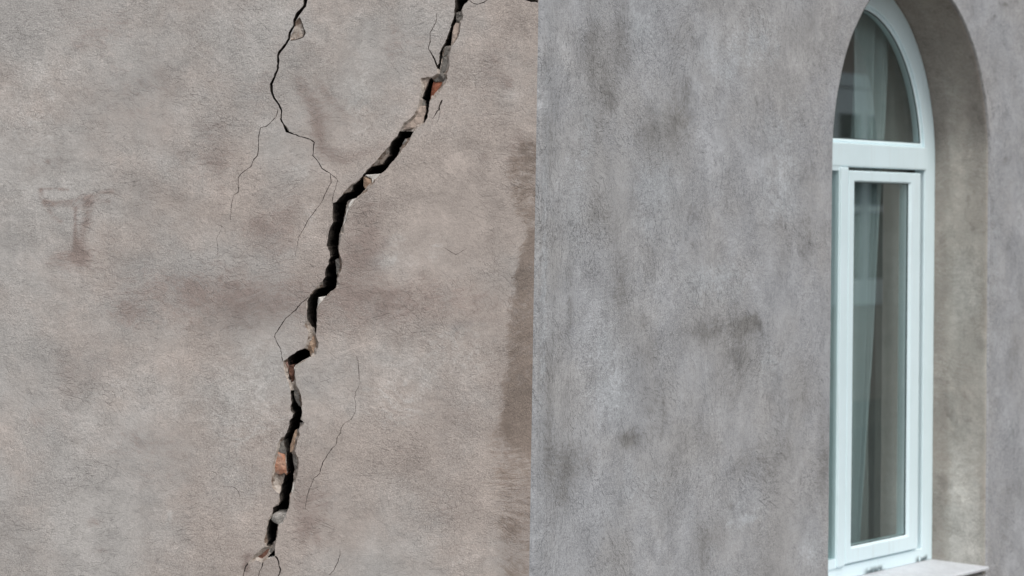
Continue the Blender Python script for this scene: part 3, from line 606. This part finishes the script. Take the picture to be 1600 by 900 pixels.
for (y, z) in opening(0.009, ZSILL - 0.03):
    q = mnoise.noise_vector(Vector((y * 14, z * 14, 4.0))) * 0.0022 + mnoise.noise_vector(Vector((y * 60, z * 60, 4.0))) * 0.0011
    hole_loop.append((y + q.x, z + q.y))
add_loop([(EY, ZB), (YEND, ZB), (YEND, ZT), (EY, ZT)] + [(EY, z) for z in np.arange(zhi, zlo, -0.01)])
add_loop(hole_loop)
for y in np.arange(EY + 0.008, 2.85, 0.014):
    for z in np.arange(zl2, zh2, 0.012):
        pts.append(Vector((y + rng.uniform(-.003, .003), z + rng.uniform(-.003, .003))))
cv, ce, cf, *_ = delaunay_2d_cdt(pts, edges, [], 1, 1e-5)
W = np.array([(v.x, v.y) for v in cv]); TW = np.array([f for f in cf if len(f) == 3])
TW = TW[~inside(W[TW].mean(1), hole_loop)]
ids = np.unique(TW.ravel()); rm = {int(k): i for i, k in enumerate(ids)}
hd = dist_poly(W[ids], hole_loop)
wv = []
for (y, z), h in zip(W[ids], hd):
    wv.append((0.0025 * mnoise.noise(Vector((y * 4, z * 4, 7.7))) * min(1, h * 10) * min(1, (y - EY) * 12), y, z))
side = mesh_obj('window_wall', wv, [[rm[int(a)] for a in t] for t in TW], M_RIGHT, building, True, W[ids],
                marks_for(W[ids], lambda x, y: side_yz(x, y), (S_DARK, S_BROWN, S_PALE)))
tag(side, 'cool grey plaster wall holding the arched window')

# rounded plaster arris between the two walls
cz = [ZB] + list(np.arange(zlo, zhi, 0.006)) + [ZT]
cvs, cfs, cuv = [], [], []; NP = 6
a0 = Vector(LP(EDGE_U, 0, 0)); a1 = Vector((0, EY, 0))
for z in cz:
    w = 0.0016 * mnoise.noise(Vector((0, 0, z * 14))) + 0.0016 * mnoise.noise(Vector((5, 0, z * 60)))
    w -= 0.0045 * max(0.0, mnoise.noise(Vector((9, 0, z * 26))) - 0.28) * 3
    for i in range(NP):
        t = i / (NP - 1); p = a0.lerp(a1, t); e = math.sin(math.pi * t)
        nrm = Vector((math.cos(ALPHA) * 0 + 0.86, -0.5, 0)).normalized()
        p = p + nrm * e * (0.0022 + w); cvs.append((p.x, p.y, z)); cuv.append((t * 0.01, z))
for j in range(len(cz) - 1):
    for i in range(NP - 1): k = j * NP + i; cfs.append((k, k + 1, k + NP + 1, k + NP))
mk = np.zeros((len(cvs), 3)); mk[:, 1] = 0.25
mesh_obj('corner_edge', cvs, cfs, M_RIGHT, building, True, cuv, mk)

# reveal of the opening: rounded arris, then straight in
prof = [(0.009, 0.0), (0.0045, -0.0012), (0.0012, -0.0045), (0.0, -0.010)] + [(0.0, -0.010 - 0.0105 * i) for i in range(1, 16)] + [(0.0, -0.20), (0.0, -0.27)]
n0 = len(hole_loop); base = opening(0.0, ZSILL - 0.03)
rvs, ruv = [], []; s = 0.0
closed_loop = hole_loop
nominal = opening(0.009, ZSILL - 0.03)
sarr = [0.0]
for i in range(1, n0): sarr.append(sarr[-1] + math.dist(hole_loop[i], hole_loop[i - 1]))
for j, (o, x) in enumerate(prof):
    for i in range(n0):
        hy, hz = hole_loop[i]; ny, nz_ = nominal[i]
        if nz_ > ZS:
            a = math.atan2(nz_ - ZS, ny - YM); dy, dz = math.cos(a), math.sin(a)
        elif i == n0 - 1: dy, dz = -1, -1
        elif i == 0: dy, dz = 1, -1
        else: dy, dz = (1, 0) if ny > YM else (-1, 0)
        k = (0.009 - o); wob = 1 - min(1, -x / 0.05)
        by, bz = ny - dy * k, nz_ - dz * k
        r2 = 0.002 * mnoise.noise(Vector((sarr[i] * 7, x * 7, 1))) * min(1, -x * 12)
        rvs.append((x, by + (hy - ny) * wob + dy * r2, bz + (hz - nz_) * wob + dz * r2)); ruv.append((x, sarr[i]))
rfs = []
for j in range(len(prof) - 1):
    for i in range(n0 - 1): k = j * n0 + i; rfs.append((k, k + 1, k + n0 + 1, k + n0))
    k = j * n0; rfs.append((k + n0 - 1, k, k + n0, k + n0 + n0 - 1))
# smears on the reveal: a greyer band along the frame, two fine joints; darker towards the top
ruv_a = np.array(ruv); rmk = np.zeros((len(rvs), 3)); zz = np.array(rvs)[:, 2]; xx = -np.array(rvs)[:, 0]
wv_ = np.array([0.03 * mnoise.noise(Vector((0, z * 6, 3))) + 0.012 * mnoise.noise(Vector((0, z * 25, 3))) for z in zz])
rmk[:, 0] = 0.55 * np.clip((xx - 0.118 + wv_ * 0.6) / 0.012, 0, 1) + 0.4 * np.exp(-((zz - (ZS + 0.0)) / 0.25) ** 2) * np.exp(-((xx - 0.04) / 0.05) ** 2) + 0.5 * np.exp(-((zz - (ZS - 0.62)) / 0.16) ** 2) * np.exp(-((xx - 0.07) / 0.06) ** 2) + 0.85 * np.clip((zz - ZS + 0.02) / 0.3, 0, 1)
rmk[:, 2] = 0.6 * np.clip((xx - 0.012) / 0.02, 0, 1) * np.clip((0.118 - wv_ * 0.6 - xx) / 0.01, 0, 1) * np.clip((ZS - 0.15 - zz) / 0.2, 0, 1) * (1 - 0.8 * np.exp(-((zz - (ZS - 0.62)) / 0.2) ** 2))
rev = mesh_obj('window_reveal', rvs, rfs, M_REVEAL, side, True, ruv_a, np.clip(rmk, 0, 1))
rev.data.materials.append(M_RIGHT)                     # the facade's own coat laps round the arris
for k, q in enumerate(rev.data.polygons):
    if k < n0 * 2: q.material_index = 1

# ------------------------------------------------------------------ the window
tW = NT('white_frame'); co = tW.n('ShaderNodeTexCoord').outputs['Object']
nz1, _ = tW.noise(co, 6, 5, 0.6); nz2, _ = tW.noise(tW.mapping(co, (60, 60, 4)), 1.0, 4, 0.6)
wc = tW.mix(tW.step(nz1, 0.35, 0.7), (0.735, 0.885, 0.93), (0.70, 0.85, 0.89))
wc = tW.mix(tW.math('MULTIPLY', tW.step(nz2, 0.55, 0.75), 0.30), wc, (0.56, 0.60, 0.60))
sx = tW.n('ShaderNodeSeparateXYZ'); tW.put(sx.inputs[0], co)
chip, _ = tW.noise(co, 45, 5, 0.65)
low = tW.step(sx.outputs[2], ZSILL + 0.005, ZSILL + 0.022, 1.0, 0.0)
cl = tW.math('MULTIPLY', tW.step(sx.outputs[1], 1.95, 2.0), tW.step(sx.outputs[1], 2.07, 2.12, 1.0, 0.0))
cl = tW.math('ADD', cl, tW.math('MULTIPLY', tW.step(sx.outputs[1], 2.29, 2.32), tW.step(sx.outputs[1], 2.37, 2.40, 1.0, 0.0)))
low = tW.math('MULTIPLY', low, cl)
wc = tW.mix(tW.math('MULTIPLY', low, tW.step(chip, 0.42, 0.50)), wc, (0.07, 0.11, 0.12))
tW.put(tW.b.inputs['Base Color'], wc); tW.b.inputs['Roughness'].default_value = 0.32
tW.bump(nz1, 0.001, 0.3); M_WHITE = tW.m
M_GASKET = rough_mat('rubber_gasket', (0.05, 0.07, 0.07), (0.07, 0.09, 0.09), 50, rough=0.6, bump=0.0005)
# clear glass: mirror-like at a glancing angle, slightly green when looked through
tG = NT('window_glass'); tG.t.nodes.remove(tG.b)
geo = tG.n('ShaderNodeNewGeometry'); dp = tG.n('ShaderNodeVectorMath'); dp.operation = 'DOT_PRODUCT'
tG.put(dp.inputs[0], geo.outputs['Incoming']); tG.put(dp.inputs[1], geo.outputs['Normal'])
cs = tG.math('ABSOLUTE', dp.outputs['Value']); sc5 = tG.math('POWER', tG.math('SUBTRACT', 1.0, cs), 5.0)
fr = tG.math('ADD', 0.08, tG.math('MULTIPLY', sc5, 1.9), True)     # two sheets: four faces reflect
tr = tG.n('ShaderNodeBsdfTransparent'); tr.inputs[0].default_value = (0.84, 0.89, 0.885, 1)
gl = tG.n('ShaderNodeBsdfGlossy'); gl.inputs['Roughness'].default_value = 0.012; gl.inputs[0].default_value = (0.93, 0.98, 0.98, 1)
ms = tG.n('ShaderNodeMixShader'); tG.put(ms.inputs[0], fr); tG.t.links.new(tr.outputs[0], ms.inputs[1]); tG.t.links.new(gl.outputs[0], ms.inputs[2])
tG.t.links.new(ms.outputs[0], tG.out.inputs[0]); M_GLASS = tG.m

window = empty('window', (-0.17, YM, ZSILL), building)
window['label'] = 'white arched window with fanlight above two casements'
window.matrix_parent_inverse = Matrix.Identity(4)
bpy.context.view_layer.update()
inv_w = Matrix.Translation((0.17, -YM, -ZSILL))
def under_window(o):                           # vertices are in world coordinates: keep them there
    o.parent = window; o.matrix_parent_inverse = inv_w; return o
def sweep(name, path, profile, mat, closed=True):   # path(t) -> outline for inset t; profile [(t, x)]
    loops = [path(t) for t, x in profile]; n = len(loops[0]); vs, fs = [], []
    for (t, x), L in zip(profile, loops): vs += [(x, y, z) for y, z in L]
    m_ = len(profile)
    for j in range(m_):
        for i in range(n if closed else n - 1):
            i2 = (i + 1) % n; j2 = (j + 1) % m_
            fs.append((j * n + i, j * n + i2, j2 * n + i2, j2 * n + i))
    o = mesh_obj(name, vs, fs, mat)
    bm = bmesh.new(); bm.from_mesh(o.data); bmesh.ops.recalc_face_normals(bm, faces=bm.faces[:]); bm.to_mesh(o.data); bm.free()
    return under_window(o)
def arch_full(o):
    L = inset_path(o, ZSILL + o * 0.5); return L
def bar(w, x0, x1, b=0.004):                   # profile of a bar with softened front edges
    return [(0.0, x1), (0.0, x0 - b), (b * 0.3, x0 - b * 0.3), (b, x0), (w - b, x0), (w - b * 0.3, x0 - b * 0.3), (w, x0 - b), (w, x1)]
FW = 0.074
sweep('frame', lambda o: arch_full(o), bar(FW, -0.166, -0.196), M_WHITE)
ZT0, ZT1 = 0.1105 + Z0, 0.176 + Z0
under_window(box('transom', -0.194, -0.160, YA + FW - 0.004, YB - FW + 0.004, ZT0, ZT1, M_WHITE, bevel=0.004))
# fanlight: bead and glass
def fan(o):
    r = RW - FW + 0.002 - o; zb = ZT1 - 0.002 + o; a0 = math.asin((zb - ZS) / r); N = 56
    return [(YM + r * math.cos(a0 + (math.pi - 2 * a0) * i / N), ZS + r * math.sin(a0 + (math.pi - 2 * a0) * i / N)) for i in range(N + 1)]
sweep('glazing_bead', fan, [(0.0, -0.195), (0.0, -0.174), (0.006, -0.171), (0.012, -0.174), (0.013, -0.195)], M_WHITE)
def pane_from(path, x, th):
    L = path; n = len(L); vs = [(x, y, z) for y, z in L] + [(x - th, y, z) for y, z in L]
    fs = [list(range(n)), list(range(2 * n - 1, n - 1, -1))]
    o = mesh_obj('pane', vs, fs, M_GLASS); return under_window(o)
pane_from(fan(0.010), -0.1765, 0.010)
sweep('gasket', fan, [(0.0125, -0.1745), (0.0125, -0.1762), (0.0155, -0.1762), (0.0155, -0.1745)], M_GASKET)
# mullion, opening casement on the right, fixed light on the left
under_window(box('mullion', -0.194, -0.157, 1.784, 1.832, ZSILL + 0.037, ZT0 - 0.0005, M_WHITE, bevel=0.005))
def rect(y0, y1, z0, z1, wl_, wr_, wb_, wt_):
    def f(t):
        a, b, c, d = y0 + wl_ * t, y1 - wr_ * t, z0 + wb_ * t, z1 - wt_ * t
        return [(b, c), (b, d), (a, d), (a, c)]
    return f
SZ0, SZ1 = -0.958 + Z0, 0.101 + Z0
sash = rect(1.834, 2.302, SZ0, SZ1, 0.037, 0.073, 0.045, 0.031)
SP = [(0.0, -0.192), (0.0, -0.163), (0.05, -0.159), (0.10, -0.158), (0.86, -0.158), (0.93, -0.1605), (1.0, -0.165), (1.0, -0.192)]
sweep('sash', sash, SP, M_WHITE)
pane_from(sash(0.97), -0.1665, 0.010)
sweep('gasket', sash, [(1.0, -0.1645), (1.0, -0.166), (1.06, -0.166), (1.06, -0.1645)], M_GASKET)
fixed = rect(YA + FW - 0.002, 1.785, ZSILL + 0.036, ZT0 + 0.001, 0.025, 0.003, 0.025, 0.012)
sweep('glazing_bead', fixed, [(0.0, -0.195), (0.0, -0.1615), (1.0, -0.1625), (1.0, -0.195)], M_WHITE)
pane_from(fixed(0.9), -0.1632, 0.010)

# sill: a thin sloping slab flush with the wall, mortar below it
tS = rough_mat('sill_paint', (0.60, 0.62, 0.65), (0.55, 0.57, 0.60), 14, rough=0.5, bump=0.001)
sv_, sf_ = [], []
y0s, y1s = YA - 0.004, YB - 0.002
zi, zo = ZSILL + 0.0015, -1.005 + Z0
for y in (y0s, y1s): sv_ += [(-0.20, y, zi), (0.006, y, zo), (0.009, y, zo - 0.003), (0.008, y, zo - 0.009), (-0.20, y, zo - 0.012)]
sf_ = [(i, (i + 1) % 5, 5 + (i + 1) % 5, 5 + i) for i in range(5)] + [(4, 3, 2, 1, 0), (5, 6, 7, 8, 9)]
mesh_obj('window_sill', sv_, sf_, tS, building)['label'] = 'pale grey sill slab under the arched window'
mesh_obj('sill_bed', *box_data(-0.21, -0.012, YA - 0.004, YB + 0.004, ZSILL - 0.14, zo - 0.014), rough_mat('sill_mortar', (0.27, 0.265, 0.26), (0.22, 0.215, 0.21), 40), building)

# ------------------------------------------------------------------ shell and room behind
M_ROOM = rough_mat('room_wall', (0.36, 0.34, 0.31), (0.33, 0.31, 0.285), 5, bump=0.001)
M_FLOOR = rough_mat('room_floor', (0.14, 0.09, 0.055), (0.11, 0.07, 0.045), 6, rough=0.5, bump=0.001)
room_v, room_f = box_data(-3.6, -0.275, 0.95, 4.6, 0.55, 3.0)
room_f = [q for q in room_f if set(q) != {4, 5, 6, 7}]
mesh_obj('room_wall', room_v, room_f, M_ROOM, building)
fv_, ff_ = box_data(-3.58, -0.29, 0.97, 4.58, 0.56, 0.60); mesh_obj('room_floor', fv_, ff_, M_FLOOR, building)
M_ROOF = rough_mat('roof_felt', (0.09, 0.09, 0.09), (0.12, 0.12, 0.12), 3)
pL = LP(UL, 0, 0); bk = (pL[0] - 1.0, YEND)
fp = [(pL[0], pL[1]), (0, 0), (0, YEND), bk]
mesh_obj('roof', [(x, y, ZT) for x, y in fp] + [(x, y, ZT + 0.25) for x, y in fp],
         [(3, 2, 1, 0), (4, 5, 6, 7)] + [(i, (i + 1) % 4, 4 + (i + 1) % 4, 4 + i) for i in range(4)], M_ROOF, building)
mesh_obj('back_wall', [(x, y, z) for z in (ZB, ZT) for x, y in fp], [(2, 3, 7, 6), (3, 0, 4, 7)], M_RIGHT, building, uv=[(x + y, z) for z in (ZB, ZT) for x, y in fp])

# ------------------------------------------------------------------ curtains (they hang inside: things of their own)
def cloth_mat(name, c1, c2, trans=0.0, rough=0.9):
    t = NT(name); co = t.n('ShaderNodeTexCoord').outputs['Object']
    a, _ = t.noise(t.mapping(co, (30, 30, 2)), 1.0, 4, 0.6); b, _ = t.noise(co, 500, 2, 0.5)
    col = t.mix(a, c1, c2); col = t.scale(col, t.math('ADD', 0.88, t.math('MULTIPLY', b, 0.24)))
    t.put(t.b.inputs['Base Color'], col); t.b.inputs['Roughness'].default_value = rough
    if trans:
        td = t.n('ShaderNodeBsdfTransparent'); mx = t.n('ShaderNodeMixShader'); mx.inputs[0].default_value = trans
        t.t.links.new(t.b.outputs[0], mx.inputs[1]); t.t.links.new(td.outputs[0], mx.inputs[2]); t.t.links.new(mx.outputs[0], t.out.inputs[0])
    return t.m
def curtain(name, x, y_fn, z0, z1, ny, mat, folds, depth, seed):
    vs, fs = [], []; NZ = 40
    for j in range(NZ + 1):
        z = z0 + (z1 - z0) * j / NZ; ya, yb = y_fn(j / NZ)
        for i in range(ny + 1):
            t = i / ny; ph = folds * 2 * math.pi * (t + 0.10 * math.sin(5.3 * t + seed))
            dx = depth * (math.sin(ph) + 0.35 * math.sin(2.3 * ph + seed)) + 0.01 * mnoise.noise(Vector((t * 6, z * 2, seed)))
            vs.append((x + dx, ya + (yb - ya) * t, z))
    for j in range(NZ):
        for i in range(ny): k = j * (ny + 1) + i; fs.append((k, k + 1, k + ny + 2, k + ny + 1))
    o = mesh_obj(name, vs, fs, mat, None, True)
    md = o.modifiers.new('thickness', 'SOLIDIFY'); md.thickness = 0.0012
    return o
M_DRAPE = cloth_mat('drape_cloth', (0.33, 0.315, 0.295), (0.27, 0.26, 0.245))
M_SHEER = cloth_mat('sheer_cloth', (0.74, 0.80, 0.81), (0.62, 0.68, 0.69), 0.48)
cu = curtain('curtain', -0.275, lambda t: (1.2, 3.1), 0.62, 2.75, 360, M_DRAPE, 14, 0.040, 1.0)
tag(cu, 'grey drape in soft folds hanging behind the arched window', 'curtain')
sc_ = curtain('sheer_curtain', -0.228, lambda t: (1.985, 2.045 + 0.24 * t), 0.62, 2.75, 160, M_SHEER, 3, 0.012, 2.0)
tag(sc_, 'thin pale curtain gathered towards the left of the arched window', 'curtain')

# ------------------------------------------------------------------ street: ground, pavement, road, the house opposite that the panes mirror
def ground(name, x0, x1, y0, y1, z, mat): 
    o = mesh_obj(name, [(x0, y0, z), (x1, y0, z), (x1, y1, z), (x0, y1, z)], [(0, 1, 2, 3)], mat); tag(o, kind='structure'); return o
ground('ground', -400, 400, -400, 400, -0.13, rough_mat('earth', (0.16, 0.15, 0.13), (0.12, 0.115, 0.10), 2, bump=0.01))
ground('road', 1.9, 6.6, -60, 60, -0.126, rough_mat('asphalt', (0.055, 0.055, 0.055), (0.075, 0.073, 0.07), 9, bump=0.004))
o = mesh_obj('pavement', *box_data(-14, 1.85, -60, 60, -0.2, -0.004), rough_mat('paving', (0.26, 0.25, 0.235), (0.22, 0.215, 0.205), 4)); tag(o, kind='structure')
M_FACADE = rough_mat('house_render', (0.42, 0.315, 0.26), (0.38, 0.285, 0.235), 2.0, bump=0.002)
M_TILE = rough_mat('roof_tile', (0.20, 0.085, 0.055), (0.16, 0.07, 0.05), 8)
M_PAINT = rough_mat('house_trim', (0.84, 0.86, 0.86), (0.80, 0.82, 0.82), 6, rough=0.4, bump=0.001)
tD = NT('house_glass'); tD.b.inputs['Base Color'].default_value = (0.03, 0.035, 0.04, 1); tD.b.inputs['Roughness'].default_value = 0.12; tD.b.inputs['Specular IOR Level'].default_value = 0.12; M_DARKGLASS = tD.m
house = empty('house', (8.0, 18.0, -0.13))
tag(house, 'dull pink house with white windows mirrored in the arched window', 'house')
HI = Matrix.Translation((-8.0, -18.0, 0.13))
def under_house(o, p=None):
    if p is None: o.parent = house; o.matrix_parent_inverse = HI
    else: o.parent = p
    return o
under_house(box('wall', 8.0, 14.0, 6.0, 34.0, -0.13, 7.2, M_FACADE))
rv_ = [(7.6, 5.7, 7.2), (14.4, 5.7, 7.2), (14.4, 34.3, 7.2), (7.6, 34.3, 7.2), (11, 8.5, 9.8), (11, 31.5, 9.8)]
under_house(mesh_obj('roof', rv_, [(3, 2, 1, 0), (0, 1, 4), (2, 3, 5), (1, 2, 5, 4), (3, 0, 4, 5)], M_TILE))
def hwin(y, z, w=1.3, h=1.7):
    path = lambda o: [(y + w / 2 - o, z + o), (y + w / 2 - o, z + h - o), (y - w / 2 + o, z + h - o), (y - w / 2 + o, z + o)]
    vs, fs = [], []; prof_ = [(-0.14, 7.99), (-0.14, 7.93), (0.09, 7.93), (0.09, 7.99)]
    for t, x in prof_: vs += [(x, a, b) for a, b in path(t)]
    for j in range(4):
        for i in range(4): fs.append((j * 4 + i, j * 4 + (i + 1) % 4, ((j + 1) % 4) * 4 + (i + 1) % 4, ((j + 1) % 4) * 4 + i))
    for (a0_, a1_, b0_, b1_) in ((y - 0.05, y + 0.05, z + 0.08, z + h - 0.08), (y - w / 2 + 0.08, y - 0.05, z + h * 0.74, z + h * 0.74 + 0.08), (y + 0.05, y + w / 2 - 0.08, z + h * 0.74, z + h * 0.74 + 0.08), (y - w / 2 + 0.08, y - 0.05, z + h * 0.42, z + h * 0.42 + 0.06), (y + 0.05, y + w / 2 - 0.08, z + h * 0.42, z + h * 0.42 + 0.06), (y - w / 2 - 0.25, y + w / 2 + 0.25, z + h + 0.16, z + h + 0.28)):
        v_, f_ = box_data(7.94, 7.985, a0_, a1_, b0_, b1_); k = len(vs); vs += v_; fs += [tuple(q + k for q in ff) for ff in f_]
    fr_ = under_house(mesh_obj('window', vs, fs, M_PAINT))
    v_, f_ = box_data(7.97, 7.996, y - w / 2 + 0.06, y + w / 2 - 0.06, z + 0.06, z + h - 0.06)
    under_house(mesh_obj('pane', v_, f_, M_DARKGLASS), fr_)
for k in range(-4, 5):
    hwin(18.95 + 2.7 * k, 0.9); hwin(18.95 + 2.7 * k, 4.1)
print('verts', sum(len(o.data.vertices) for o in bpy.data.objects if o.type == 'MESH'))
